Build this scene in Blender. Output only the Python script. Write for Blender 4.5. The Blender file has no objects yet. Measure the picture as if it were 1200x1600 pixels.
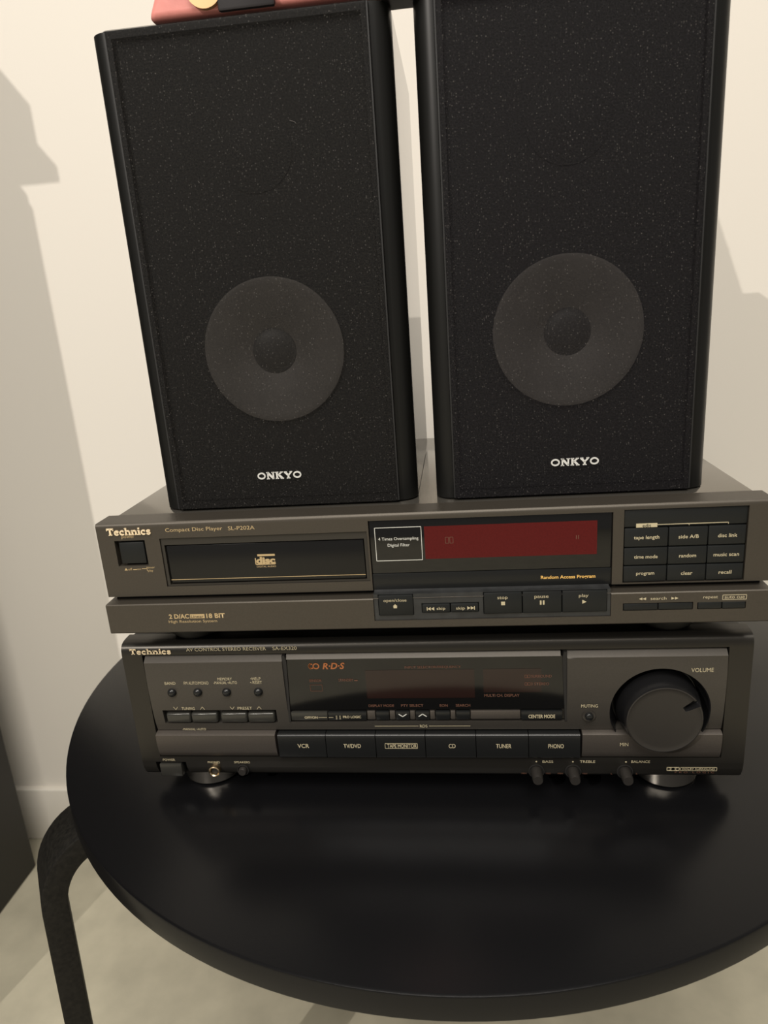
import bpy, bmesh, math, random
from mathutils import Vector, Matrix
random.seed(4)
sc = bpy.context.scene
COL = sc.collection
ZO = 0.563                      # height of the receiver's underside above the floor (metres)

# ------------------------------------------------------------------ camera
cam_d = bpy.data.cameras.new('camera'); cam = bpy.data.objects.new('camera', cam_d); COL.objects.link(cam)
PITCH, ROLL, YAW = 0.28712, -0.0718, -0.12017
fw = Vector((math.sin(YAW)*math.cos(PITCH), math.cos(YAW)*math.cos(PITCH), -math.sin(PITCH)))
rt = Vector((math.cos(YAW), -math.sin(YAW), 0)); up = rt.cross(fw)
c_, s_ = math.cos(ROLL), math.sin(ROLL)
rt2 = c_*rt + s_*up; up2 = -s_*rt + c_*up
cam.matrix_world = Matrix(((rt2.x, up2.x, -fw.x, 0.24811), (rt2.y, up2.y, -fw.y, -0.43023),
                           (rt2.z, up2.z, -fw.z, 0.33177+ZO), (0, 0, 0, 1)))
cam_d.sensor_fit = 'VERTICAL'; cam_d.sensor_height = 36; cam_d.lens = 1096.6/1600*36
cam_d.clip_start = 0.01
cam_d.dof.use_dof = True; cam_d.dof.focus_distance = 0.475; cam_d.dof.aperture_fstop = 13
sc.camera = cam

# ------------------------------------------------------------------ world, lights, exposure
w = bpy.data.worlds.new('world'); sc.world = w; w.use_nodes = True
w.node_tree.nodes['Background'].inputs[0].default_value = (1.0, 0.94, 0.86, 1)
w.node_tree.nodes['Background'].inputs[1].default_value = 0.27
def lamp(name, kind, loc, power, color, size):
    d = bpy.data.lights.new(name, kind); d.energy = power; d.color = color
    if kind == 'AREA': d.size = size
    else: d.shadow_soft_size = size
    o = bpy.data.objects.new(name, d); o.location = loc; COL.objects.link(o); return o
lamp('floor_lamp_light', 'POINT', (-1.05, -2.0, 1.57+ZO), 165, (1.0, 0.93, 0.85), 0.008)
lamp('ceiling_light', 'AREA', (0.3, -1.4, 2.65), 92, (1.0, 0.94, 0.86), 1.6)
sc.view_settings.view_transform = 'Standard'; sc.view_settings.look = 'None'
sc.view_settings.exposure = -0.25; sc.view_settings.gamma = 1.0; sc.view_settings.use_curve_mapping = False

# ------------------------------------------------------------------ materials
def mat(name, col, rough=0.5, metal=0.0, spec=0.5, noise=0, scale=200, bump=0, bscale=800, coat=0, col2=None, emis=None):
    m = bpy.data.materials.new(name); m.use_nodes = True; nt = m.node_tree; b = nt.nodes['Principled BSDF']
    b.inputs['Base Color'].default_value = (*col, 1); b.inputs['Roughness'].default_value = rough
    b.inputs['Metallic'].default_value = metal; b.inputs['Specular IOR Level'].default_value = spec
    b.inputs['Coat Weight'].default_value = coat
    tc = nt.nodes.new('ShaderNodeTexCoord')
    if noise:
        n = nt.nodes.new('ShaderNodeTexNoise'); n.inputs['Scale'].default_value = scale; n.inputs['Detail'].default_value = 5
        nt.links.new(tc.outputs['Object'], n.inputs['Vector'])
        r = nt.nodes.new('ShaderNodeValToRGB'); r.color_ramp.elements[0].position = .3; r.color_ramp.elements[1].position = .7
        c2 = col2 or tuple(x*(1+noise) for x in col)
        r.color_ramp.elements[0].color = (*[x*(1-noise) for x in col], 1); r.color_ramp.elements[1].color = (*c2, 1)
        nt.links.new(n.outputs['Fac'], r.inputs['Fac']); nt.links.new(r.outputs['Color'], b.inputs['Base Color'])
    if bump:
        n2 = nt.nodes.new('ShaderNodeTexNoise'); n2.inputs['Scale'].default_value = bscale; n2.inputs['Detail'].default_value = 3
        nt.links.new(tc.outputs['Object'], n2.inputs['Vector'])
        bp = nt.nodes.new('ShaderNodeBump'); bp.inputs['Strength'].default_value = bump; bp.inputs['Distance'].default_value = 0.0005
        nt.links.new(n2.outputs['Fac'], bp.inputs['Height']); nt.links.new(bp.outputs['Normal'], b.inputs['Normal'])
    return m

M = {}
M['wall'] = mat('wall_paint', (.80, .76, .69), .85, bump=.15, bscale=500)
M['trim'] = mat('baseboard_paint', (.80, .76, .68), .35)
M['floor'] = mat('floor_vinyl', (.46, .43, .33), .55, noise=.14, scale=14, bump=.1, bscale=300)
M['table'] = mat('table_lacquer', (.004, .004, .0045), .24, spec=.25, bump=.05, bscale=900)
M['table_leg'] = mat('leg_black_stain', (.004, .0037, .003), .6, spec=.2, noise=.3, scale=320, col2=(.011, .010, .008))
M['cabinet'] = mat('black_cabinet', (.012, .011, .010), .6)
M['spk_vinyl'] = mat('speaker_vinyl', (.006, .0057, .0052), .05)
M['spk_edge'] = mat('speaker_edge_satin', (.006, .006, .0055), .38, spec=.3)
M['spk_frame'] = mat('grille_frame_black', (.006, .006, .006), .6)
M['baffle'] = mat('speaker_baffle', (.006, .006, .006), .7)
M['cone'] = mat('woofer_cone', (.11, .10, .092), .6, noise=.1, scale=60)
M['cone_dark'] = mat('woofer_surround', (.006, .006, .006), .7)
M['cap'] = mat('dust_cap', (.045, .042, .04), .5)
M['silver'] = mat('logo_silver', (.80, .80, .78), .35, metal=.4)
M['case'] = mat('player_case_metal', (.20, .185, .16), .13, metal=.8, spec=.6, bump=.015, bscale=2500)
M['cdfront'] = mat('player_fascia_bronze', (.066, .057, .045), .46, metal=.5, noise=.06, scale=900, bump=.04, bscale=3000)
M['groove'] = mat('groove_black', (.012, .011, .010), .6)
M['cddoor'] = mat('tray_door_black', (.006, .006, .006), .24, spec=.35, bump=.02)
M['traysur'] = mat('tray_surround_bronze', (.030, .027, .022), .4, spec=.3)
M['btn'] = mat('player_button', (.009, .010, .010), .42, spec=.3)
M['btnpanel'] = mat('player_control_panel', (.024, .025, .0255), .36, spec=.4, noise=.25, scale=120)
M['winglass'] = mat('display_glass', (.004, .004, .004), .08, spec=.5)
M['winstrip'] = mat('window_lower_strip', (.009, .0095, .0095), .3, spec=.3)
M['red'] = mat('display_red', (.075, .007, .007), .2, spec=.15, noise=.12, scale=900)
M['darkred'] = mat('display_dark_red', (.014, .006, .005), .10)
M['recv'] = mat('receiver_fascia', (.042, .039, .034), .34, metal=.7, spec=.4, bump=.03, bscale=3000)
M['recpanel'] = mat('receiver_panel', (.075, .068, .059), .46, metal=.6, noise=.06, scale=1200)
M['recband'] = mat('receiver_band', (.095, .083, .072), .46, metal=.6, noise=.07, scale=1200)
M['rectop'] = mat('receiver_case', (.030, .028, .026), .35, metal=.2)
M['recbtn'] = mat('receiver_button', (.010, .0105, .0105), .24, spec=.4)
M['smokebtn'] = mat('receiver_grey_button', (.040, .039, .034), .24, metal=.3)
M['knob'] = mat('volume_knob_face', (.030, .027, .024), .40, metal=.3, noise=.05, scale=1500)
M['knobside'] = mat('volume_knob_side', (.008, .008, .0085), .26, spec=.45)
M['chrome'] = mat('foot_silver', (.75, .70, .62), .27, metal=1)
M['gold'] = mat('jack_gold', (.80, .62, .40), .25, metal=1)
M['rubber'] = mat('rubber_black', (.010, .010, .010), .55)
M['cream'] = mat('print_cream', (.46, .40, .26), .6)
M['logo'] = mat('logo_champagne', (.90, .74, .50), .35, metal=.2)
M['goldprint'] = mat('print_gold', (.42, .31, .16), .5)
M['orange'] = mat('print_orange', (.34, .115, .035), .6)
M['amber'] = mat('print_amber', (.75, .45, .12), .6)
M['dimorange'] = mat('print_dim_orange', (.115, .05, .03), .6)
M['white'] = mat('print_white', (.60, .60, .55), .6)
M['dust'] = mat('dust_grey', (.10, .09, .085), .8)
M['redleather'] = mat('red_leather', (.66, .24, .21), .5, noise=.1, scale=60, bump=.2, bscale=300)
M['buckle'] = mat('buckle_gold', (.50, .31, .15), .4, metal=.5)
M['blackleather'] = mat('black_leather', (.010, .008, .010), .5)

# speaker cloth: woven threads with open pores, so the woofer shows faintly through
def cloth_mat(name, col, alpha=.60):
    m = bpy.data.materials.new(name); m.use_nodes = True; nt = m.node_tree; b = nt.nodes['Principled BSDF']
    b.inputs['Roughness'].default_value = .9; b.inputs['Specular IOR Level'].default_value = .1
    tc = nt.nodes.new('ShaderNodeTexCoord')
    n = nt.nodes.new('ShaderNodeTexNoise'); n.inputs['Scale'].default_value = 1100; n.inputs['Detail'].default_value = 1
    v = nt.nodes.new('ShaderNodeTexVoronoi'); v.inputs['Scale'].default_value = 820
    r = nt.nodes.new('ShaderNodeValToRGB'); e = r.color_ramp.elements
    e[0].position = .30; e[0].color = (*[x*.3 for x in col], 1); e[1].position = .72; e[1].color = (*[x*2.0 for x in col], 1)
    r2 = nt.nodes.new('ShaderNodeValToRGB'); e = r2.color_ramp.elements
    e[0].position = .10; e[0].color = (1, 1, 1, 1); e[1].position = .38; e[1].color = (0, 0, 0, 1)
    # lint: only some of the cells carry a speck
    r3 = nt.nodes.new('ShaderNodeValToRGB'); e = r3.color_ramp.elements
    e[0].position = .68; e[0].color = (0, 0, 0, 1); e[1].position = 1.0; e[1].color = (1, 1, 1, 1)
    sep = nt.nodes.new('ShaderNodeSeparateColor'); mul = nt.nodes.new('ShaderNodeMath'); mul.operation = 'MULTIPLY'
    mx = nt.nodes.new('ShaderNodeMix'); mx.data_type = 'RGBA'; mx.inputs[7].default_value = (.11, .103, .096, 1)
    L = nt.links.new
    L(tc.outputs['Object'], n.inputs['Vector']); L(tc.outputs['Object'], v.inputs['Vector'])
    L(n.outputs['Fac'], r.inputs['Fac']); L(v.outputs['Distance'], r2.inputs['Fac'])
    L(v.outputs['Color'], sep.inputs[0]); L(sep.outputs[0], r3.inputs['Fac'])
    L(r2.outputs['Color'], mul.inputs[0]); L(r3.outputs['Color'], mul.inputs[1])
    L(mul.outputs[0], mx.inputs[0]); L(r.outputs['Color'], mx.inputs[6]); L(mx.outputs[2], b.inputs['Base Color'])
    t = nt.nodes.new('ShaderNodeBsdfTransparent'); ms = nt.nodes.new('ShaderNodeMixShader'); ms.inputs[0].default_value = alpha
    out = nt.nodes['Material Output']
    L(t.outputs[0], ms.inputs[1]); L(b.outputs[0], ms.inputs[2]); L(ms.outputs[0], out.inputs[0])
    return m
M['cloth'] = cloth_mat('speaker_cloth', (.0095, .0088, .0082))
M['cloth2'] = cloth_mat('speaker_cloth_violet', (.0088, .0080, .0090))

# ------------------------------------------------------------------ mesh helpers
class MB:
    def __init__(s): s.bm = bmesh.new()
    def merge(s, b):
        me = bpy.data.meshes.new('t'); b.to_mesh(me); b.free(); s.bm.from_mesh(me); bpy.data.meshes.remove(me); return s
    def box(s, x0, x1, y0, y1, z0, z1, bev=0, seg=2, sel=None):
        b = bmesh.new(); bmesh.ops.create_cube(b, size=1)
        for v in b.verts: v.co = Vector(((x0+x1)/2+v.co.x*(x1-x0), (y0+y1)/2+v.co.y*(y1-y0), (z0+z1)/2+v.co.z*(z1-z0)))
        if bev:
            ed = [e for e in b.edges if sel is None or sel(e)]
            bmesh.ops.bevel(b, geom=ed, offset=bev, segments=seg, profile=.5, affect='EDGES')
        return s.merge(b)
    def lathe(s, prof, cx, cy, cz, axis='z', n=48, cap0=True, cap1=True):
        # prof: (radius, height) ; axis z up, or 'y' where height runs towards the viewer (-y)
        b = bmesh.new(); rings = []
        for r, h in prof:
            ring = []
            for k in range(n):
                a = 2*math.pi*k/n; u, v = r*math.cos(a), r*math.sin(a)
                ring.append(b.verts.new((cx+u, cy+v, cz+h) if axis == 'z' else (cx+u, cy-h, cz+v)))
            rings.append(ring)
        for i in range(len(rings)-1):
            for k in range(n):
                b.faces.new((rings[i][k], rings[i][(k+1) % n], rings[i+1][(k+1) % n], rings[i+1][k]))
        if cap0: b.faces.new(rings[0][::-1])
        if cap1: b.faces.new(rings[-1])
        bmesh.ops.remove_doubles(b, verts=b.verts, dist=1e-7)
        bmesh.ops.recalc_face_normals(b, faces=b.faces)
        return s.merge(b)
    def poly(s, pts, y0, y1):
        # outline in (x, z), extruded from y0 (front) to y1
        b = bmesh.new(); f = [b.verts.new((x, y0, z)) for x, z in pts]; k = [b.verts.new((x, y1, z)) for x, z in pts]
        b.faces.new(f); b.faces.new(k[::-1]); n = len(pts)
        for i in range(n): b.faces.new((f[i], k[i], k[(i+1) % n], f[(i+1) % n]))
        bmesh.ops.recalc_face_normals(b, faces=b.faces); return s.merge(b)
    def prism(s, prof, x0, x1):
        # outline in (y, z), extruded along x
        b = bmesh.new(); f = [b.verts.new((x0, y, z)) for y, z in prof]; k = [b.verts.new((x1, y, z)) for y, z in prof]
        b.faces.new(f); b.faces.new(k[::-1]); n = len(prof)
        for i in range(n): b.faces.new((f[i], k[i], k[(i+1) % n], f[(i+1) % n]))
        bmesh.ops.recalc_face_normals(b, faces=b.faces); return s.merge(b)
    def plate(s, xs, prof, holes, back):
        # a front plate: xs extent, prof = [(z, y_front)...], rectangular holes (x0,x1,z0,z1), flat back
        X = sorted(set([xs[0], xs[1]]+[h[i] for h in holes for i in (0, 1)]))
        def yf(z):
            for (za, ya), (zb, yb) in zip(prof, prof[1:]):
                if za-2e-6 <= z <= zb+2e-6: return ya+(yb-ya)*(z-za)/(zb-za)
        Z = sorted(set([round(p[0], 6) for p in prof]+[round(h[i], 6) for h in holes for i in (2, 3)]))
        Z = [z for z in Z if prof[0][0]-2e-6 <= z <= prof[-1][0]+2e-6]
        b = bmesh.new(); F = {}; B = {}
        for i, x in enumerate(X):
            for j, z in enumerate(Z): F[i, j] = b.verts.new((x, yf(z), z)); B[i, j] = b.verts.new((x, back, z))
        solid = lambda i, j: 0 <= i < len(X)-1 and 0 <= j < len(Z)-1 and not any(
            h[0] < (X[i]+X[i+1])/2 < h[1] and h[2] < (Z[j]+Z[j+1])/2 < h[3] for h in holes)
        for i in range(len(X)-1):
            for j in range(len(Z)-1):
                if not solid(i, j): continue
                b.faces.new((F[i, j], F[i+1, j], F[i+1, j+1], F[i, j+1])); b.faces.new((B[i, j], B[i, j+1], B[i+1, j+1], B[i+1, j]))
                if not solid(i-1, j): b.faces.new((F[i, j], F[i, j+1], B[i, j+1], B[i, j]))
                if not solid(i+1, j): b.faces.new((F[i+1, j], B[i+1, j], B[i+1, j+1], F[i+1, j+1]))
                if not solid(i, j-1): b.faces.new((F[i, j], B[i, j], B[i+1, j], F[i+1, j]))
                if not solid(i, j+1): b.faces.new((F[i, j+1], F[i+1, j+1], B[i+1, j+1], B[i, j+1]))
        bmesh.ops.delete(b, geom=[v for v in b.verts if not v.link_faces], context='VERTS')
        bmesh.ops.recalc_face_normals(b, faces=b.faces); return s.merge(b)
    def strokes(s, segs, t, y, d=.00035):
        # thick straight strokes in (x, z)
        for (x0, z0, x1, z1, *tt) in segs:
            th = tt[0] if tt else t; dx, dz = x1-x0, z1-z0; L = math.hypot(dx, dz) or 1e-9
            nx, nz = -dz/L*th/2, dx/L*th/2
            s.poly([(x0-nx, z0-nz), (x1-nx, z1-nz), (x1+nx, z1+nz), (x0+nx, z0+nz)], y-d, y)
        return s
    def build(s, name, m, parent=None, loc=(0, 0, 0), rz=0, angle=32):
        me = bpy.data.meshes.new(name); s.bm.to_mesh(me); s.bm.free()
        for p in me.polygons: p.use_smooth = True
        me.set_sharp_from_angle(angle=math.radians(angle))
        me.materials.append(m if not isinstance(m, str) else M[m])
        o = bpy.data.objects.new(name, me); COL.objects.link(o); o.location = loc; o.rotation_euler = (0, 0, rz); o.parent = parent
        return o

def tag(o, label, cat, group=None, kind=None):
    if label: o['label'] = label
    if cat: o['category'] = cat
    if group: o['group'] = group
    if kind: o['kind'] = kind
    return o
def empty(name, loc, rz, label, cat, group=None):
    o = bpy.data.objects.new(name, None); COL.objects.link(o); o.location = loc; o.rotation_euler = (0, 0, rz)
    o.empty_display_size = .05; return tag(o, label, cat, group)
def struct(name, mb, m):
    o = mb.build(name, m); o['kind'] = 'structure'; return o
def children(o): return [c for c in bpy.data.objects if c.parent == o]

def text(s, xc, zc, wd, m, parent, y, name='printed_label', h=None, bold=0, shear=0):
    """flat printed lettering facing the room, centred at (xc, zc), wd wide"""
    cu = bpy.data.curves.new(name, 'FONT'); cu.body = s; cu.size = 1; cu.extrude = 0; cu.resolution_u = 3
    cu.offset = bold; cu.shear = shear
    o = bpy.data.objects.new('tmp', cu); COL.objects.link(o)
    dg = bpy.context.evaluated_depsgraph_get(); me = bpy.data.meshes.new_from_object(o.evaluated_get(dg))
    bpy.data.objects.remove(o); bpy.data.curves.remove(cu)
    xs = [v.co.x for v in me.vertices]; zs = [v.co.y for v in me.vertices]
    x0, x1, z0, z1 = min(xs), max(xs), min(zs), max(zs); k = wd/(x1-x0); kz = (h/(z1-z0)) if h else k
    for v in me.vertices:
        v.co = Vector((xc+(v.co.x-(x0+x1)/2)*k, y, zc+(v.co.y-(z0+z1)/2)*kz))
    me.name = name; me.materials.append(M[m]); ob = bpy.data.objects.new(name, me); COL.objects.link(ob); ob.parent = parent
    return ob

def rect_outline(mb, x0, x1, z0, z1, t, y):
    return mb.strokes([(x0, z0, x1, z0), (x0, z1, x1, z1), (x0, z0, x0, z1), (x1, z0, x1, z1)], t, y, .0001)

# slab-serif logo lettering drawn with strokes on a unit-high grid
def arc(cx, cz, rx, rz, a0, a1, n=10):
    P = [(cx+rx*math.cos(math.radians(a0+(a1-a0)*i/n)), cz+rz*math.sin(math.radians(a0+(a1-a0)*i/n))) for i in range(n+1)]
    return [(P[i][0], P[i][1], P[i+1][0], P[i+1][1]) for i in range(n)]
def glyphs(word):
    T = .2; G = {
     'T': (1.0, [(0, .9, 1.0, .9), (.06, .95, .06, .68, .12), (.94, .95, .94, .68, .12), (.5, .95, .5, 0, .25), (.25, .06, .75, .06, .12)]),
     'e': (.72, arc(.36, .34, .28, .28, 20, 320)+[(.1, .38, .64, .38, .12)]),
     'c': (.70, arc(.37, .34, .28, .28, 50, 315)+[(.56, .60, .56, .42, .12)]),
     'h': (.86, [(.18, 1, .18, 0, .22), (0, .95, .2, .95, .12), (0, .05, .36, .05, .12), (.68, .4, .68, 0, .22), (.5, .05, .86, .05, .12)]+arc(.43, .36, .25, .24, 160, 0)),
     'n': (.86, [(.18, .66, .18, 0, .22), (0, .61, .2, .61, .12), (0, .05, .36, .05, .12), (.68, .4, .68, 0, .22), (.5, .05, .86, .05, .12)]+arc(.43, .36, .25, .24, 160, 0)),
     'i': (.40, [(.2, .66, .2, 0, .22), (.02, .61, .2, .61, .12), (0, .05, .40, .05, .12), (.2, 1.0, .2, .80, .22)]),
     's': (.62, arc(.31, .49, .2, .13, 30, 270, 8)+arc(.31, .21, .22, .15, 90, -150, 8)+[(.53, .62, .53, .46, .1), (.08, .2, .08, .04, .1)]),
     'O': (1.25, arc(.62, .5, .48, .38, 0, 360, 20)),
     'N': (1.2, [(.22, 1, .22, 0, .2), (.98, 1, .98, 0, .2), (.22, .92, .98, .08, .28), (.02, .94, .4, .94, .12), (.02, .06, .45, .06, .12), (.76, .94, 1.18, .94, .12)]),
     'K': (1.2, [(.25, 1, .25, 0, .26), (.03, .94, .48, .94, .12), (.03, .06, .48, .06, .12), (.3, .45, .92, .94, .2), (.48, .6, .98, .06, .28), (.7, .94, 1.1, .94, .12), (.72, .06, 1.18, .06, .12)]),
     'Y': (1.15, [(.1, .94, .58, .45, .28), (1.05, .94, .58, .45, .2), (.58, .5, .58, 0, .26), (.0, .94, .4, .94, .12), (.8, .94, 1.16, .94, .12), (.33, .06, .83, .06, .12)]),
    }
    x = 0; out = []
    for ch in word:
        wd, segs = G[ch]; out += [(a+x, b, c+x, d, *(r or (T,))) for a, b, c, d, *r in segs]; x += wd+.06
    return out, x-.06
def logo(word, x0, x1, z0, z1, m, parent, y, name='brand_logo', d=.0004):
    segs, wd = glyphs(word); kx, kz = (x1-x0)/wd, z1-z0; mb = MB()
    k = (kx+kz)/2
    mb.strokes([(x0+a*kx, z0+b*kz, x0+c*kx, z0+e*kz, t*k) for a, b, c, e, t in segs], .2, y, d)
    return mb.build(name, m, parent)

# ------------------------------------------------------------------ setting
struct('floor', MB().box(-3.2, 3.2, -3.5, .585, -.05, 0), 'floor')
struct('wall_back', MB().box(-3.2, 3.2, .57, .67, -.05, 2.6), 'wall')
struct('baseboard_back', MB().box(-3.2, 3.2, .558, .572, 0, .107, .003), 'trim')

# ------------------------------------------------------------------ round table
TZ = ZO-.013
tb = empty('round_table', (.2245, .197, 0), 0, 'round black lacquered table with curved bentwood legs, carrying the stereo stack', 'table')
MB().lathe([(0, 0), (.345, 0), (.3495, .0015), (.351, .003), (.351, .0182), (.3505, .0193), (.3490, .0200), (0, .0200)], 0, 0, TZ-.02, n=180).build('tabletop', 'table', tb)
def leg(az):
    a = math.radians(az); rad = Vector((math.cos(a), math.sin(a), 0)); tan = Vector((-rad.y, rad.x, 0))
    top = TZ-.020; th = .0195; W2 = .0235
    out = [(.20, top), (.335, top)]; inn = [(.20, top-th), (.335, top-th)]
    for i in range(1, 13):
        t = math.radians(90-88*i/12)
        out.append((.335+.050*math.cos(t), top-.058+.058*math.sin(t))); inn.append((.335+.0315*math.cos(t), top-.058+.0385*math.sin(t)))
    out.append((.402, 0)); inn.append((.383, 0))
    b = bmesh.new(); rows = []
    for (ro, zo), (ri, zi) in zip(out, inn):
        rows.append([b.verts.new(tuple(rad*r+tan*w+Vector((0, 0, z)))) for r, z, w in ((ro, zo, W2), (ro, zo, -W2), (ri, zi, -W2), (ri, zi, W2))])
    for i in range(len(rows)-1):
        for k in range(4): b.faces.new((rows[i][k], rows[i][(k+1) % 4], rows[i+1][(k+1) % 4], rows[i+1][k]))
    b.faces.new(rows[0]); b.faces.new(rows[-1][::-1])
    bmesh.ops.recalc_face_normals(b, faces=b.faces)
    ed = [e for e in b.edges if len({round(v.co.dot(tan), 4) for v in e.verts}) == 1 and len(e.link_faces) == 2 and e.calc_face_angle(0) > 1.2]
    bmesh.ops.bevel(b, geom=ed, offset=.0012, segments=2, profile=.5, affect='EDGES')
    m = MB(); m.merge(b); return m.build('leg', 'table_leg', tb)
for az in (-145, -38, 35, 125): leg(az)

# ------------------------------------------------------------------ tall cabinet at the left and an unseen box added on it for its wall shadow
cb = empty('tall_cabinet', (-.717, .2035, 0), 0, 'tall black cabinet at the left edge, standing on the floor near the wall', 'cabinet')
MB().box(-.2, .2, -.29, .2935, 0, 1.345, .004).build('cabinet_body', 'cabinet', cb)
MB().box(-.197, -.002, -.3095, -.2915, .06, 1.340, .002).build('cabinet_door', 'cabinet', cb)
MB().box(.002, .197, -.3095, -.2915, .06, 1.340, .002).build('cabinet_door', 'cabinet', cb)
pb = empty('shadow_caster_box', (-.697, .0, 1.3452), 0, 'added, unseen black shadow-casting box with sloping lid on top of the tall black cabinet', 'shadow caster')  # out of view, added only to cast the stepped shadow on the wall
MB().box(-.17, .213, -.10, .20, .012, .028, .002).build('caster_base', 'cabinet', pb)
MB().poly([(-.165, .028), (.199, .028), (.199, .08), (.172, .118), (-.165, .118)], -.09, .19).build('lid', 'cabinet', pb)  # sloped outline shaped to give the upper part of that shadow
for fx in (-.14, .14):
    for fy in (-.07, .17): MB().lathe([(.012, 0), (.012, .012)], fx, fy, 0, n=20).build('foot', 'rubber', pb)

# ------------------------------------------------------------------ receiver
RX, RY, RZ = 0, 0, TZ
rc = empty('stereo_receiver', (RX, RY, RZ), 0, 'black stereo receiver with large round volume knob, bottom of the stack on the round table', 'receiver')
FZ = .013                                    # underside of the case above the table
def rbox(*a, name, m, parent=rc, **k):
    x0, x1, y0, y1, z0, z1 = a[:6]; bev = a[6] if len(a) > 6 else 0
    return MB().box(x0, x1, y0, y1, z0+FZ, z1+FZ, bev).build(name, m, parent)
def rtext(s, x, z, wd, m='cream', y=-.0001, parent=rc, **k): return text(s, x, z+FZ, wd, m, parent, y, **k)
prof = [(0, .0085), (.0015, .006), (.0045, .003), (.010, .0008), (.016, 0), (.1040, 0), (.1072, .0003), (.1096, .0012), (.1112, .0028), (.1122, .0055), (.1126, .009)]
prof = [(z+FZ, y) for z, y in prof]
holes = [(.0150, .4150, .0198, .1038), (.0105, .0340, .0018, .0150), (.0525, .0588, .0048, .0112)]
holes = [(a, b, c+FZ, d+FZ) for a, b, c, d in holes]
MB().plate((0, .430), prof, holes, .016).build('front_frame', 'recv', rc)
rbox(.001, .429, .0162, .300, .0005, .1120, .003, name='case', m='rectop')
rbox(.012, .418, .0135, .0160, .0185, .1045, name='front_backing', m='groove')
# upper panel with its own openings (display, tuning rocker, volume dish square)
pprof = [(.0420, .0012), (.0470, .0000), (.0540, -.0010), (.0640, -.0018), (.0760, -.0023), (.0880, -.0023), (.0985, -.0018), (.1032, .0032)]
pprof = [(z+FZ, y) for z, y in pprof]
ph = [(.1172, .3118, .0492, .1032), (.0238, .1086, .0484, .0600)]
ph = [(a, b, c+FZ, d+FZ) for a, b, c, d in ph]
# volume opening is cut as a circle: panel split at the display, right part made as ring plate
MB().plate((.0164, .3120), pprof, ph, .0134).build('upper_panel', 'recpanel', rc)
def ring_plate():
    x0, x1, z0, z1 = .3120, .4140, .0420+FZ, .0985+FZ; cx, cz, R = .3729, .0571+FZ, .0328
    def yf(z):
        for (za, ya), (zb, yb) in zip(pprof, pprof[1:]):
            if za-1e-6 <= z <= zb+1e-6: return ya+(yb-ya)*(z-za)/(zb-za)
    b = bmesh.new(); n = 128
    angs = sorted([2*math.pi*k/n for k in range(n)]+[math.atan2(zc_-cz, xc-cx) % (2*math.pi) for xc in (x0, x1) for zc_ in (z0, z1)])
    fr = (0, .02, .12, .25, .4, .55, .7, .85, .94, 1); rows = []; back = []
    for a in angs:
        ca, sa = math.cos(a), math.sin(a); ts = []
        if ca > 1e-9: ts.append((x1-cx)/ca)
        if ca < -1e-9: ts.append((x0-cx)/ca)
        if sa > 1e-9: ts.append((z1-cz)/sa)
        if sa < -1e-9: ts.append((z0-cz)/sa)
        t1 = min(ts); t0 = min(R, t1)
        row = []
        for f in fr:
            t = t0+(t1-t0)*f; z = min(max(cz+t*sa, z0), z1); row.append(b.verts.new((cx+t*ca, yf(z), z)))
        rows.append(row); back.append(b.verts.new((cx+t0*ca, .0134, min(max(cz+t0*sa, z0), z1))))
    m_ = len(angs)
    for k in range(m_):
        j = (k+1) % m_
        for i in range(len(fr)-1):
            try: b.faces.new((rows[k][i], rows[j][i], rows[j][i+1], rows[k][i+1]))
            except ValueError: pass
        b.faces.new((rows[k][0], back[k], back[j], rows[j][0]))
    e = [b.verts.new(p) for p in [(x1, yf(z), z) for z in (z0, .054+FZ, .076+FZ, z1)]+[(x1, .0032, .1032+FZ), (x1, .0134, .1032+FZ), (x1, .0134, z0)]]
    b.faces.new(e)
    t = [b.verts.new(p) for p in ((x0, yf(z1), z1), (x1, yf(z1), z1), (x1, .0032, .1032+FZ), (x0, .0032, .1032+FZ), (x0, .0134, .1032+FZ), (x1, .0134, .1032+FZ))]
    b.faces.new(t[:4]); b.faces.new((t[3], t[2], t[5], t[4]))
    bmesh.ops.remove_doubles(b, verts=b.verts, dist=1e-6); bmesh.ops.dissolve_degenerate(b, edges=b.edges, dist=1e-6)
    bmesh.ops.recalc_face_normals(b, faces=b.faces)
    return MB().merge(b)
ring_plate().build('volume_panel', 'recpanel', rc)
MB().lathe([(.0327, .0012), (.0322, .0008), (.0310, -.006), (.0285, -.0125), (0, -.0125)], .3729, .0, .0571+FZ, 'y', 96, cap0=False).build('volume_dish', 'knobside', rc)
# volume knob with pointer notch
def volume_knob():
    b = bmesh.new(); n = 144; prof = [(.0280, -.010), (.0276, -.004), (.0262, .003), (.0249, .0095), (.0244, .0106), (.0236, .0108), (.0230, .0105), (.0200, .0105), (.0170, .0104), (.0145, .0104), (.008, .0104), (.0005, .0104)]
    cx, cz = .3736, .0562+FZ; na = math.radians(32); R = []
    for r, h in prof:
        ring = []
        for k in range(n):
            a = 2*math.pi*k/n; off = r*math.sin(a-na); along = r*math.cos(a-na)
            hh = h-.0045 if (abs(off) < .0020 and along > .0165 and h > .009) else h
            ring.append(b.verts.new((cx+r*math.cos(a), -hh, cz+r*math.sin(a))))
        R.append(ring)
    for i in range(len(R)-1):
        for k in range(n): b.faces.new((R[i][k], R[i][(k+1) % n], R[i+1][(k+1) % n], R[i+1][k]))
    b.faces.new(R[0][::-1]); b.faces.new(R[-1])
    bmesh.ops.recalc_face_normals(b, faces=b.faces); return MB().merge(b)
vk = volume_knob().build('volume_knob', 'knobside', rc, angle=30)
vk.data.materials.append(M['knob'])
for p in vk.data.polygons:
    c = p.center
    if math.hypot(c.x-.3736, c.z-.0562-FZ) < .0242 and c.y < -.0095: p.material_index = 1
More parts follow.
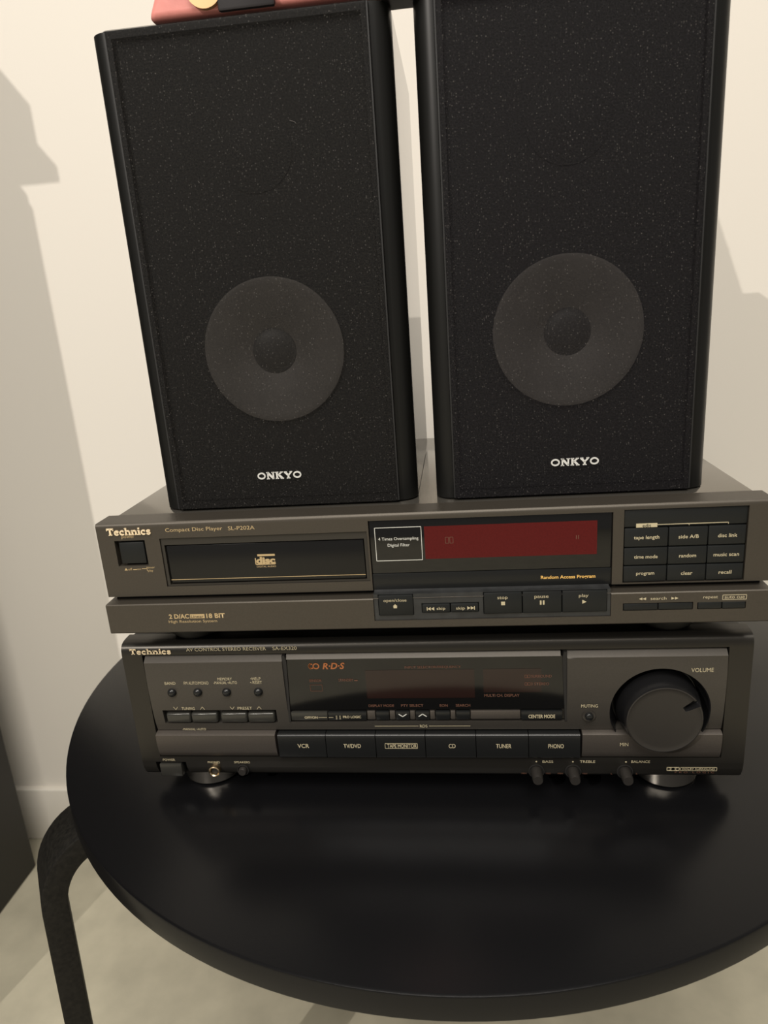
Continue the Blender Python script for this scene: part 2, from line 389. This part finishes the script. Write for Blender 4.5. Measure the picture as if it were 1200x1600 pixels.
# lower band, left and right of the source buttons
MB().plate((.0160, .1058), [(.0205+FZ, .0002), (.0225+FZ, -.0016), (.0260+FZ, -.0026), (.0310+FZ, -.0033), (.0360+FZ, -.0036), (.0400+FZ, -.0034), (.0413+FZ, -.0010)], [], .0134).build('lower_band', 'recband', rc)
MB().plate((.3222, .4138), [(.0205+FZ, .0002), (.0225+FZ, -.0012), (.0260+FZ, -.0021), (.0310+FZ, -.0027), (.0360+FZ, -.0030), (.0400+FZ, -.0028), (.0413+FZ, -.0006)], [], .0134).build('lower_band', 'recband', rc)
# six source buttons
xs = [.1072, .1426, .1786, .2140, .2495, .2857, .3210]
src = [('VCR', .0085), ('TV/DVD', .0125), ('TAPE MONITOR', .0210), ('CD', .0048), ('TUNER', .0105), ('PHONO', .0105)]
for i, (s, wd) in enumerate(src):
    o = MB().box(xs[i]+.00025, xs[i+1]-.00025, -.0030, .0130, .0205+FZ, .0402+FZ, .0022, 4, sel=lambda e: all(v.co.y < 0 for v in e.verts) and abs(e.verts[0].co.z-e.verts[1].co.z) < 1e-6).build('source_button', 'recbtn', rc)
    rtext(s, (xs[i]+xs[i+1])/2+.0010, .0312, wd, y=-.00308, parent=o, h=.0034 if s != 'TAPE MONITOR' else .0030, bold=.01)
    if s == 'TAPE MONITOR': rect_outline(MB(), .1853, .2083, .0292+FZ, .0332+FZ, .0003, -.00302).build('label_outline', 'cream', o)
# display window
dw = rbox(.1178, .3112, -.0002, .013, .0590, .0993, name='display_window', m='winglass')
MB().plate((.1200, .3078), [(.0993+FZ, -.0006), (.1032+FZ, .0028)], [], .0132).build('window_top_bevel', 'recpanel', rc)
rbox(.1178, .3112, .0020, .0130, .0500, .0592, name='window_sill', m='recpanel')
MB().box(.1750, .2500, -.00035, -.0002, .0680+FZ, .0900+FZ).build('display_element', 'darkred', dw)
MB().box(.2560, .2950, -.00035, -.0002, .0720+FZ, .0900+FZ).build('display_element', 'darkred', dw)
for xr, s in ((.1172, 1), (.3118, -1)):
    MB().poly([(xr, .0500+FZ), (xr+s*.0012, .0500+FZ), (xr+s*.0030, .098+FZ), (xr+s*.0020, .1025+FZ), (xr, .1025+FZ)], -.0012, .0132).build('window_side_trim', 'groove', rc)
y = -.00045
text('R·D·S', .1532, .0938+FZ, .0158, 'orange', dw, y, bold=.03, shear=.25, h=.0050)
mbr = MB().strokes(arc(.1375, .0938+FZ, .0016, .0017, 60, 330)+arc(.1408, .0938+FZ, .0020, .0019, 0, 360, 14)+arc(.1385, .0938+FZ, .0028, .0024, 120, 240, 6), .0009, y, .00005)
mbr.build('emblem', 'orange', dw)
rect_outline(MB(), .1352, .1437, .0742+FZ, .0792+FZ, .00022, y).build('sensor_outline', 'dimorange', dw)
for s, x, z, wd in (('SENSOR', .1393, .0825, .0090), ('STANDBY ▬', .1625, .0827, .0135), ('INPUT SELECTOR/FREQUENCY', .2220, .0919, .0385),
                    ('SURROUND', .2950, .0842, .0135), ('3 STEREO', .2940, .0784, .0120), ('MULTI CH. DISPLAY', .2683, .0697, .0238),
                    ('DISPLAY MODE', .1845, .0622, .0180), ('PTY SELECT', .2062, .0622, .0155), ('EON', .2282, .0621, .0055), ('SEARCH', .2415, .0621, .0100)):
    text(s, x, z+FZ, wd, 'dimorange', dw, y, h=.0021, bold=.01)
mb = MB()
for zz in (.0842, .0784):
    for xx in (.2848, .2868): rect_outline(mb, xx-.0009, xx+.0007, zz-.0010+FZ, zz+.0010+FZ, .0003, y)
mb.build('surround_symbol', 'dimorange', dw)
# button row under the display
def row(x0, x1, m, name='display_button', y0=-.0010): return MB().box(x0, x1, y0, .0125, .0508+FZ, .0575+FZ, .0006, 2).build(name, m, rc)
o = row(.1190, .1455, 'smokebtn'); rtext('OFF/ON', .1335, .0533, .0095, y=-.0011, parent=o, bold=.02)
MB().strokes([(.1388, .0533+FZ, .1450, .0533+FZ)], .0003, -.0011, .00005).build('label_line', 'cream', o)
o = row(.1458, .1736, 'recbtn'); rtext('▯▯ PRO LOGIC', .1605, .0533, .0180, y=-.0011, parent=o, h=.0028, bold=.02)
MB().strokes([(.1462, .0533+FZ, .1495, .0533+FZ)], .0003, -.0011, .00005).build('label_line', 'cream', o)
bx = [(.1801, .1896), (.1942, .2040), (.2082, .2180), (.2222, .2323), (.2364, .2462)]
for i, (a, b_) in enumerate(bx):
    o = row(a, b_, 'recbtn', y0=-.0006)
    xc = (a+b_)/2
    if i == 1: MB().strokes([(xc-.0028, .0556+FZ, xc, .0536+FZ), (xc, .0536+FZ, xc+.0028, .0556+FZ)], .0006, -.0008, .0001).build('arrow_mark', 'white', o)
    if i == 2: MB().strokes([(xc-.0028, .0536+FZ, xc, .0556+FZ), (xc, .0556+FZ, xc+.0028, .0536+FZ)], .0006, -.0008, .0001).build('arrow_mark', 'white', o)
for a, b_ in ((.1740, .1797), (.1900, .1938), (.2044, .2078), (.2184, .2218), (.2327, .2360), (.2466, .2806)):
    MB().box(a, b_, -.0007, .0125, .0512+FZ, .0578+FZ, .0005).build('row_spacer', 'recband', rc)
o = row(.2810, .3090, 'recbtn'); rtext('CENTER MODE', .2950, .0535, .0180, y=-.0011, parent=o, h=.0028, bold=.02)
MB().strokes([(.1788, .0462+FZ, .2098, .0462+FZ), (.2172, .0462+FZ, .2461, .0462+FZ)], .0003, -.0012, .00005).build('label_line', 'cream', rc)
rtext('RDS', .2134, .0462, .0052, y=-.0013)
# four domed buttons
for i, x in enumerate((.0340, .0532, .0746, .0978)):
    z = .0752
    o = MB().lathe([(.0046 if i < 3 else .0041, .0016), (.0046 if i < 3 else .0041, .0021), (.0034, .0019)], x, 0, z+FZ, 'y', 32).build('button_collar', 'recpanel' if i < 3 else 'recbtn', rc)
    MB().lathe([(.0032, .0015), (.0032, .0030), (.0026, .0042), (.0014, .0048), (.0002, .0050)], x, 0, z+FZ, 'y', 24).build('push_button', 'recbtn', rc, angle=80)
# tuning and preset rockers
rbox(.0238, .1086, .0035, .0134, .0484, .0600, name='rocker_recess', m='groove')
for a, b_ in ((.0258, .0443), (.0447, .0645), (.0668, .0866), (.0870, .1070)):
    MB().box(a, b_, -.0016, .0120, .0494+FZ, .0573+FZ, .0016, 3).build('rocker_button', 'smokebtn', rc)
mb = MB(); yc = -.0020
for xc, s in ((.0345, -1), (.0545, 1), (.0768, -1), (.0966, 1)):
    mb.strokes([(xc-.0016, .0620+FZ-s*.0011, xc, .0620+FZ+s*.0011), (xc, .0620+FZ+s*.0011, xc+.0016, .0620+FZ-s*.0011)], .0003, yc, .0001)
mb.build('arrow_mark', 'cream', rc)
yp = -.0024
for s, x, z, wd, h in (('BAND', .0336, .0826, .0080, .0023), ('FM AUTO/MONO', .0530, .0826, .0182, .0025), ('MEMORY', .0745, .0856, .0105, .0023),
                       ('-MANUAL •AUTO', .0745, .0827, .0172, .0022), ('•HELP', .0970, .0856, .0072, .0022), ('•-RESET', .0970, .0827, .0085, .0022),
                       ('TUNING', .0440, .0620, .0098, .0022), ('PRESET', .0862, .0620, .0107, .0022), ('-MANUAL •AUTO', .0459, .0448, .0178, .0018),
                       ('MUTING', .3266, .0623, .0110, .0024), ('VOLUME', .3983, .0886, .0140, .0030)):
    rtext(s, x, z, wd, y=yp, h=h)
rtext('MIN', .3500, .0326, .0055, y=-.0031, h=.0026)
yq = -.0001
for s, x, z, wd, h in (('POWER', .0212, .0170, .0095, .0018), ('PHONES', .0557, .0150, .0092, .0018), ('SPEAKERS', .0773, .0151, .0120, .0018),
                       ('BASS', .2991, .0165, .0074, .0019), ('TREBLE', .3263, .0166, .0104, .0019), ('BALANCE', .3621, .0167, .0125, .0019),
                       ('AV CONTROL STEREO RECEIVER', .0775, .1077, .0580, .0026), ('SA-EX320', .1198, .1077, .0172, .0026)):
    rtext(s, x, z, wd, y=(.0002 if z > .1 else yq), h=h)
for x in (.2912, .3163, .3523): MB().lathe([(.0006, 0), (.0006, .0001)], x, 0, .0165+FZ, 'y', 12).build('marker_dot', 'cream', rc)
# power button, headphone jack, speaker selector, tone knobs
rbox(.0105, .0340, .0110, .0155, .0018, .0150, name='power_recess', m='groove')
rbox(.0128, .0300, .0000, .0110, .0022, .0132, .001, name='power_button', m='smokebtn')
MB().lathe([(.0029, -.010), (.0029, -.0010), (.0030, .0018), (.0036, .0024), (.0043, .0020), (.0044, -.001)], .0557, 0, .0080+FZ, 'y', 32).build('headphone_jack', 'gold', rc)
MB().lathe([(.0028, -.010), (.0028, .0004), (.0001, .0004)], .0557, 0, .0080+FZ, 'y', 24).build('jack_hole', 'groove', rc)
def small_knob(x, z, r, L, name):
    MB().lathe([(r*1.45, -.003), (r*1.45, .0004), (r*1.3, .0004), (r*1.25, -.0005)], x, 0, z+FZ, 'y', 32).build('knob_collar', 'groove', rc)
    o = MB().lathe([(r, -.002), (r, L*.8), (r*.88, L), (.0001, L)], x, 0, z+FZ, 'y', 28).build(name, 'knob', rc)
small_knob(.0773, .0082, .0030, .0030, 'speaker_selector')
for x in (.2912, .3165, .3518): small_knob(x, .0085, .0038, .0105, 'tone_knob')
for x, a, b_ in ((.2912, 'MIN', 'MAX'), (.3165, 'MIN', 'MAX'), (.3518, 'L', 'R')):
    for s, dx in ((a, -.0085), (b_, .0085)): rtext(s, x+dx, .0052, .0034 if len(s) > 1 else .0010, 'dimorange', y=.0020, h=.0012)
mb = MB(); rect_outline(mb, .3800, .3840, .0095+FZ, .0121+FZ, .0005, .0001); rect_outline(mb, .3840, .3880, .0095+FZ, .0121+FZ, .0005, .0001)
mb.strokes(arc(.3802, .0108+FZ, .0026, .0011, -80, 80, 6)+arc(.3878, .0108+FZ, .0026, .0011, 100, 260, 6), .0004, .0001, .0001)
rect_outline(mb, .3890, .4128, .0095+FZ, .0121+FZ, .0003, .0001); mb.build('surround_logo', 'cream', rc)
rtext('DOLBY SURROUND', .4009, .0108, .0215, y=.0001, h=.0015)
rtext('P R O · L O G I C', .3985, .0077, .0260, 'dimorange', y=.0007, h=.0013)
MB().lathe([(.0043, .0016), (.0043, .0021), (.0036, .0019)], .3264, 0, .0545+FZ, 'y', 32).build('button_collar', 'recpanel', rc)
MB().lathe([(.0027, .0015), (.0027, .0040), (.0020, .0047), (.0002, .0049)], .3264, 0, .0545+FZ, 'y', 24).build('push_button', 'recbtn', rc, angle=80)
logo('Technics', .0066, .0372, .1048+FZ, .1090+FZ, 'logo', rc, -.0001)
for x in (.0430, .3870):
    for yy in (.0310, .2650):
        f = MB().lathe([(.0210, .0012), (.0222, .0022), (.0222, .0128), (.0, .0128)], x, yy, 0, n=48).build('foot', 'chrome', rc)
        MB().lathe([(.0, 0), (.0192, 0), (.0200, .0012), (.0, .0012)], x, yy, 0, n=48).build('foot_pad', 'rubber', f)

# ------------------------------------------------------------------ CD player (stands on the receiver)
CX, CY = .00405, -.0123; CZ = ZO+.1126     # case top of the receiver
cd = empty('compact_disc_player', (CX, CY, CZ), .0015, 'bronze-grey compact disc player, between the receiver below and the two speakers above', 'disc player')
zc = lambda z: z-.1126                       # height measured above the receiver's case
def cbox(x0, x1, y0, y1, z0, z1, name, m, bev=0, parent=cd, **k):
    return MB().box(x0-CX, x1-CX, y0, y1, zc(z0), zc(z1), bev, **k).build(name, m, parent)
def ctext(s, x, z, wd, m='cream', y=-.0001, parent=cd, **k): return text(s, x-CX, zc(z), wd, m, parent, y, **k)
XR = .4300
chole = [(.0172-CX, .0382-CX, zc(.1765), zc(.1944)), (.0484-CX, .1856-CX, zc(.1610), zc(.1950)), (.1868-CX, .3372-CX, zc(.1540), zc(.2018)), (.3436-CX, .4156-CX, zc(.1552), zc(.2029))]
MB().plate((.0059-CX, XR-CX), [(zc(.1546), 0), (zc(.2045), 0), (zc(.2055), .0004), (zc(.2062), .0012)], chole, .020).build('front_panel', 'cdfront', cd)
MB().box(.0110-CX, .4262-CX, .0202, .2485, zc(.1290), zc(.2060), .002).build('case', 'case', cd)
cbox(.0085, .4275, .0060, .0200, .1512, .1548, 'recess_bar', 'groove')
cbox(.0300, .4200, .0130, .0200, .1560, .2040, 'panel_backing', 'groove')
# lower strip, stands 6 mm proud
MB().plate((.0059-CX, XR-CX), [(zc(.1300), -.0052), (zc(.1308), -.0060), (zc(.1506), -.0060), (zc(.1512), -.0054), (zc(.1513), .0055)],
           [(.1872-CX, .3358-CX, zc(.1356), zc(.1511)), (.3430-CX, .3848-CX, zc(.1392), zc(.1442)), (.3872-CX, .4156-CX, zc(.1392), zc(.1438))], .0198).build('lower_strip', 'cdfront', cd)
# power button
cbox(.0172, .0382, .0050, .0130, .1765, .1944, 'power_recess', 'cdfront')
cbox(.0196, .0368, .0006, .0050, .1780, .1930, 'power_button', 'btn', .0007)
ctext('power', .0273, .1966, .0090, 'goldprint'); ctext('▲off ▬on', .0265, .1744, .0115, 'goldprint', h=.0018)
MB().strokes([(.0330-CX, zc(.1744), .0362-CX, zc(.1744)), (.0366-CX, zc(.1757), .0366-CX, zc(.1728))], .0003, 0, .0001).build('label_line', 'goldprint', cd)
ctext('timer\nplay', .0395, .1738, .0052, 'goldprint', h=.0042)
# tray
cbox(.0484, .1856, .0075, .0130, .1610, .1950, 'tray_recess', 'groove')
MB().plate((.0486-CX, .1854-CX), [(zc(.1612), .0010), (zc(.1948), .0010)], [(.0506-CX, .1834-CX, zc(.1620), zc(.1900))], .0074).build('tray_surround', 'traysur', cd)
td = cbox(.0512, .1828, .0018, .0070, .1626, .1892, 'tray_door', 'cddoor', .0007)
MB().strokes([(.0514-CX, zc(.1652), .1826-CX, zc(.1652))], .00035, .0018, .0001).build('trim_line', 'goldprint', td)
mb = MB(); X0, Z0 = .1105-CX, zc(.1722); yd = .0017
mb.box(X0+.0018, X0+.0135, yd-.0001, yd, Z0+.0078, Z0+.0092)
mb.strokes([(X0+.0002, Z0+.0022, X0+.0002, Z0+.0066, .0007), (X0+.0002, Z0+.0022, X0+.0132, Z0+.0022, .0007), (X0+.0132, Z0+.0022, X0+.0132, Z0+.0030, .0007)], .0005, yd, .0001)
mb.build('disc_logo', 'goldprint', td)
ctext('disc', .1105+.0070, .1722+.0049, .0128, 'goldprint', y=.0016, parent=td, h=.0048, bold=.05)
ctext('DIGITAL AUDIO', .1105+.0070, .1722+.0006, .0128, 'goldprint', y=.0016, parent=td, h=.0012)
ctext('Compact Disc Player', .0727, .2003, .0385, 'goldprint', h=.0033); ctext('SL-P202A', .1045, .2004, .0176, 'goldprint', h=.0026)
# display window
wn = cbox(.1870, .3370, .0012, .0128, .1658, .2016, 'display_window', 'winglass', .0003)
MB().box(.2219-CX, .3280-CX, .0010, .00125, zc(.1748), zc(.1966)).build('display_element', 'red', wn)
mb = MB()
for x in (.2350, .2378):
    rect_outline(mb, x-CX, x+.0020-CX, zc(.1850), zc(.1890), .0003, .0010)
for x in (.3155, .3168): mb.strokes([(x-CX, zc(.1850), x-CX, zc(.1875))], .0004, .0010, .0001)
mb.build('display_digit', 'dimorange', wn)
rect_outline(MB(), .1906-CX, .2200-CX, zc(.1744), zc(.1966), .00035, .0012).build('label_outline', 'white', wn)
ctext('4 Times Oversampling', .2053, .1888, .0255, 'white', y=.0011, parent=wn, h=.0026); ctext('Digital Filter', .2053, .1845, .0140, 'white', y=.0011, parent=wn, h=.0026)
cbox(.1870, .3370, .0010, .0128, .1544, .1655, 'window_strip', 'winstrip', .0004); ctext('Random Access Program', .3106, .1598, .0335, 'amber', y=.0009, h=.0029, bold=.02)
# keypad
cbox(.3438, .4154, .0010, .0128, .1914, .2027, 'keypad_cover', 'btn', .0006)
mb = MB().box(.3510-CX, .3634-CX, .0008, .0010, zc(.1908)+.0003, zc(.1936))
mb.strokes([(.3634-CX, zc(.1926), .4046-CX, zc(.1926), .0004), (.3819-CX, zc(.1926), .3819-CX, zc(.1916), .0003), (.4046-CX, zc(.1928), .4046-CX, zc(.1916), .0003)], .0003, .0010, .0001)
mb.build('edit_mark', 'cream', cd); ctext('edit', .3572, .1923, .0050, 'btn', y=.0006, h=.0020)
KX = [.3440, .3702, .3933, .4153]; KZ = [.1910, .1783, .1664, .1553]
KL = [['tape length', 'side A/B', 'disc link'], ['time mode', 'random', 'music scan'], ['program', 'clear', 'recall']]
KW = [[.0150, .0118, .0112], [.0140, .0100, .0148], [.0108, .0068, .0075]]
for r in range(3):
    for c in range(3):
        o = cbox(KX[c]+.0002, KX[c+1]-.0002, .0006, .0120, KZ[r+1]+.0003, KZ[r]-.0003, 'keypad_button', 'btn', .0007)
        asc = KL[r][c]
        ctext(asc, (KX[c]+KX[c+1])/2+.0002, (KZ[r]+KZ[r+1])/2-.0002, KW[r][c], y=.0005, parent=o, h=.0030 if any(q in asc for q in 'pg') and any(q in asc for q in 'tlh') else (.0023 if any(q in asc for q in 'ldhA') else .0022), bold=.01)
# transport buttons
cbox(.1874, .3356, .0006, .0190, .1358, .1546, 'control_panel', 'btnpanel', .0004)
MB().plate((.1874-CX, .3356-CX), [(zc(.1358), -.0050), (zc(.1538), -.0050)], [(.1902-CX, .2130-CX, zc(.1391), zc(.1537)), (.2180-CX, .2545-CX, zc(.1404), zc(.1470)), (.2572-CX, .3336-CX, zc(.1388), zc(.1537))], .0006).build('control_bezel', 'btnpanel', cd)
def tb_(x0, x1, z0, z1): return cbox(x0, x1, -.0062, -.0002, z0, z1, 'transport_button', 'btn', .0007)
yb = -.0063
def icon(kind, x, z, s, par):
    mb = MB(); x -= CX; z = zc(z)
    if kind == 'sq': mb.poly([(x-s, z-s), (x+s, z-s), (x+s, z+s), (x-s, z+s)], yb-.0001, yb)
    if kind == 'pp':
        for d in (-.0009, .0009): mb.poly([(x+d-.0005, z-s), (x+d+.0005, z-s), (x+d+.0005, z+s), (x+d-.0005, z+s)], yb-.0001, yb)
    if kind == 'play': mb.poly([(x-s, z-s), (x+s, z), (x-s, z+s)], yb-.0001, yb)
    if kind == 'eject': mb.poly([(x-s*.8, z-s), (x+s*.8, z-s), (x+s*.8, z), (x+s, z), (x, z+s), (x-s, z), (x-s*.8, z)], yb-.0001, yb)
    if kind in ('fwd', 'rew'):
        q = 1 if kind == 'fwd' else -1
        for d in (-.0011, .0011): mb.poly([(x+d-q*.0010, z-s), (x+d+q*.0010, z), (x+d-q*.0010, z+s)], yb-.0001, yb)
        if par['skip']: mb.strokes([(x+q*.0024, z-s, x+q*.0024, z+s)], .0005, yb, .0001)
    return mb.build('symbol', 'cream', par['o'])
o = tb_(.1906, .2128, .1394, .1534); ctext('open/close', .2013, .1497, .0148, y=yb, parent=o, h=.0027); icon('eject', .2012, .1460, .0014, dict(o=o))
o = tb_(.2184, .2362, .1408, .1466); ctext('skip', .2304, .1434, .0055, y=yb, parent=o, h=.0026); icon('rew', .2240, .1436, .0012, dict(o=o, skip=1))
o = tb_(.2366, .2541, .1408, .1466); ctext('skip', .2428, .1433, .0055, y=yb, parent=o, h=.0026); icon('fwd', .2492, .1436, .0012, dict(o=o, skip=1))
o = tb_(.2576, .2814, .1391, .1534); ctext('stop', .2693, .1497, .0064, y=yb, parent=o, h=.0025); icon('sq', .2696, .1462, .0012, dict(o=o))
o = tb_(.2818, .3058, .1391, .1534); ctext('pause', .2934, .1497, .0086, y=yb, parent=o, h=.0023); icon('pp', .2938, .1462, .0014, dict(o=o))
o = tb_(.3062, .3333, .1391, .1534); ctext('play', .3191, .1500, .0058, y=yb, parent=o, h=.0027); icon('play', .3196, .1461, .0013, dict(o=o))
ctext('search', .3641, .1471, .0095, y=-.0061, h=.0019)
icon('rew', .3545, .1471, .0009, dict(o=cd, skip=0)); icon('fwd', .3737, .1471, .0009, dict(o=cd, skip=0))
ctext('repeat', .3947, .1468, .0085, y=-.0061, h=.0022); ctext('auto cue', .4087, .1468, .0115, y=-.0061, h=.0018)
rect_outline(MB(), .4018-CX, .4156-CX, zc(.1453), zc(.1483), .0003, -.0060).build('label_outline', 'cream', cd)
for a, b_ in ((.3434, .3638), (.3642, .3844), (.3876, .4014), (.4018, .4152)): cbox(a, b_, -.0064, .0100, .1395, .1438, 'search_button', 'btn', .0006)
ctext('2 D/AC', .0560, .1420, .0140, 'goldprint', y=-.0061, h=.0034, bold=.03); ctext('Linear', .0686, .1418, .0085, 'groove', y=-.0063, h=.0020)
MB().box(.0637-CX, .0737-CX, -.0062, -.0060, zc(.1404), zc(.1434)).build('label_patch', 'goldprint', cd)
ctext('18 BIT', .0812, .1420, .0128, 'goldprint', y=-.0061, h=.0034, bold=.03); ctext('High Resolution System', .0650, .1380, .0335, 'goldprint', y=-.0061, h=.0026)
logo('Technics', .0135-CX, .0436-CX, zc(.1984), zc(.2032), 'logo', cd, -.0001, d=.0008)
for x in (.0500, .3800):
    for yy in (.035, .215): MB().lathe([(.0155, 0), (.0185, .003), (.0215, .010), (.0220, .0165), (0, .0165)], x-CX, yy, 0, n=48).build('foot', 'rubber', cd)

# ------------------------------------------------------------------ speakers
def speaker(loc, rz, label, cloth, W, cx, lx):
    s = empty('bookshelf_speaker', loc, rz, label, 'speaker', 'pair of speakers')
    H, D, F = .2845, .190, .0025
    MB().box(0, W, .0200, D, 0, H).build('cabinet_body', 'spk_vinyl', s)
    MB().box(0, W, F, .0198, 0, H, .0115, 10, sel=lambda e: abs(e.verts[0].co.z-e.verts[1].co.z) > .05 and max(v.co.y for v in e.verts) < F+.001).build('front_surround', 'spk_edge', s)
    # grille: thin frame carrying the cloth, inset between the rounded cabinet edges
    x0, x1, z0, z1 = .0115, W-.0115, .0010, H-.0010
    MB().plate((x0, x1), [(z0, -.0010), (z1, -.0010)], [(x0+.004, x1-.004, z0+.004, z1-.004)], F-.0001).build('grille_frame', 'spk_frame', s)
    n = 6; r = .0032; P = [(x0-.0003, F)]
    for i in range(n+1):
        a = math.pi/2*i/n; P.append((x0-.0003+r*(1-math.cos(a)), -.0018+r*(1-math.sin(a))))
    for i in range(n+1):
        a = math.pi/2*i/n; P.append((x1+.0003-r*(1-math.sin(a)), -.0018+r*(1-math.cos(a))))
    P.append((x1+.0003, F))
    b = bmesh.new(); rows = []
    for z in (z0-.0002, z1+.0002): rows.append([b.verts.new((x, y_, z)) for x, y_ in P])
    for i in range(len(P)-1): b.faces.new((rows[0][i], rows[0][i+1], rows[1][i+1], rows[1][i]))
    bmesh.ops.recalc_face_normals(b, faces=b.faces)
    co = MB().merge(b).build('grille_cloth', cloth, s)
    # baffle and drivers behind the cloth
    yb_ = F-.0004
    MB().box(x0+.0045, x1-.0045, yb_, F-.0001, .006, H-.006).build('baffle', 'baffle', s)
    cz = .1015
    w = MB().lathe([(.0445, -.0003), (.0445, .0022), (.0425, .0025), (.0400, .0020), (.0150, .0008), (.0138, .0001)], cx, yb_, cz, 'y', 64).build('woofer', 'cone', s, angle=60)
    MB().lathe([(.0138, -.0002), (.0138, .0007), (.0128, .0007), (.0105, .0016), (.0060, .0024), (.0002, .0026)], cx, yb_, cz, 'y', 40).build('dust_cap', 'cap', w)
    MB().lathe([(.0235, -.0003), (.0235, .0004), (.0130, .0008), (.0060, .0012), (.0001, .0012)], cx, yb_, cz+.115, 'y', 48).build('tweeter', 'cone_dark', s)
    logo('ONKYO', lx-.015, lx+.015, .0192, .0240, 'silver', s, -.0018, d=.0006)
    for fx in (.015, W-.015):
        for fy in (.03, D-.02): MB().lathe([(.006, -.0010), (.006, 0)], fx, fy, 0, n=16).build('foot_pad', 'rubber', s)
    return s
CT = CZ+zc(.2060)
lft = speaker((.0428, .0134-.001, CT+.0010), .006, 'left of the two black cloth-fronted speakers, glossy side facing the gap, on the disc player', 'cloth', .1742, .0895, .0845)
speaker((.2298, .0140-.001, CT+.0010), .012, 'right of the two black cloth-fronted speakers, nearest the keypad end of the disc player', 'cloth2', .1705, .0835, .0880)

mb = MB().strokes([(.1140, .2290, .1158, .2284), (.1158, .2284, .1170, .2278), (.1170, .2278, .1176, .2270)], .00018, -.0021, .0003)
mb.strokes([(.0560, .2020, .0564, .2008)], .00025, -.0021, .0003); mb.build('lint', 'dust', lft)
# ------------------------------------------------------------------ red bag on the speakers
BZ = CT+.0010+.2846
bg = empty('red_bag', (.2065, .0160, BZ), 0, 'dull red bag with gold ring and black flap, at top edge above the speakers', 'bag')
def frustum(x0, x1, y0, y1, X0, X1, Y0, Y1, z0, z1):
    b = bmesh.new(); a = [b.verts.new(p) for p in ((x0, y0, z0), (x1, y0, z0), (x1, y1, z0), (x0, y1, z0))]
    c = [b.verts.new(p) for p in ((X0, Y0, z1), (X1, Y0, z1), (X1, Y1, z1), (X0, Y1, z1))]
    b.faces.new(a[::-1]); b.faces.new(c)
    for k in range(4): b.faces.new((a[k], a[(k+1) % 4], c[(k+1) % 4], c[k]))
    bmesh.ops.bevel(b, geom=list(b.edges), offset=.004, segments=3, profile=.5, affect='EDGES')
    return MB().merge(b)
frustum(-.1275, .088, 0, .018, -.0335, .012, .004, .014, .003, .205).build('bag_body', 'redleather', bg)
MB().box(.006, .060, .0, .018, .0002, .0032).build('base_plate', 'blackleather', bg)
MB().box(-.0845, -.052, -.004, -.0002, .002, .190, .0015).build('flap', 'blackleather', bg)
MB().box(.008, .034, -.004, -.0002, .0006, .140, .0015).build('flap', 'blackleather', bg)
MB().lathe([(.0060, -.0015), (.0060, .0015), (.0105, .0015), (.0105, -.0015), (.0060, -.0015)], -.0915, -.0018, .0150, 'y', 40, cap0=False, cap1=False).build('ring', 'buckle', bg)
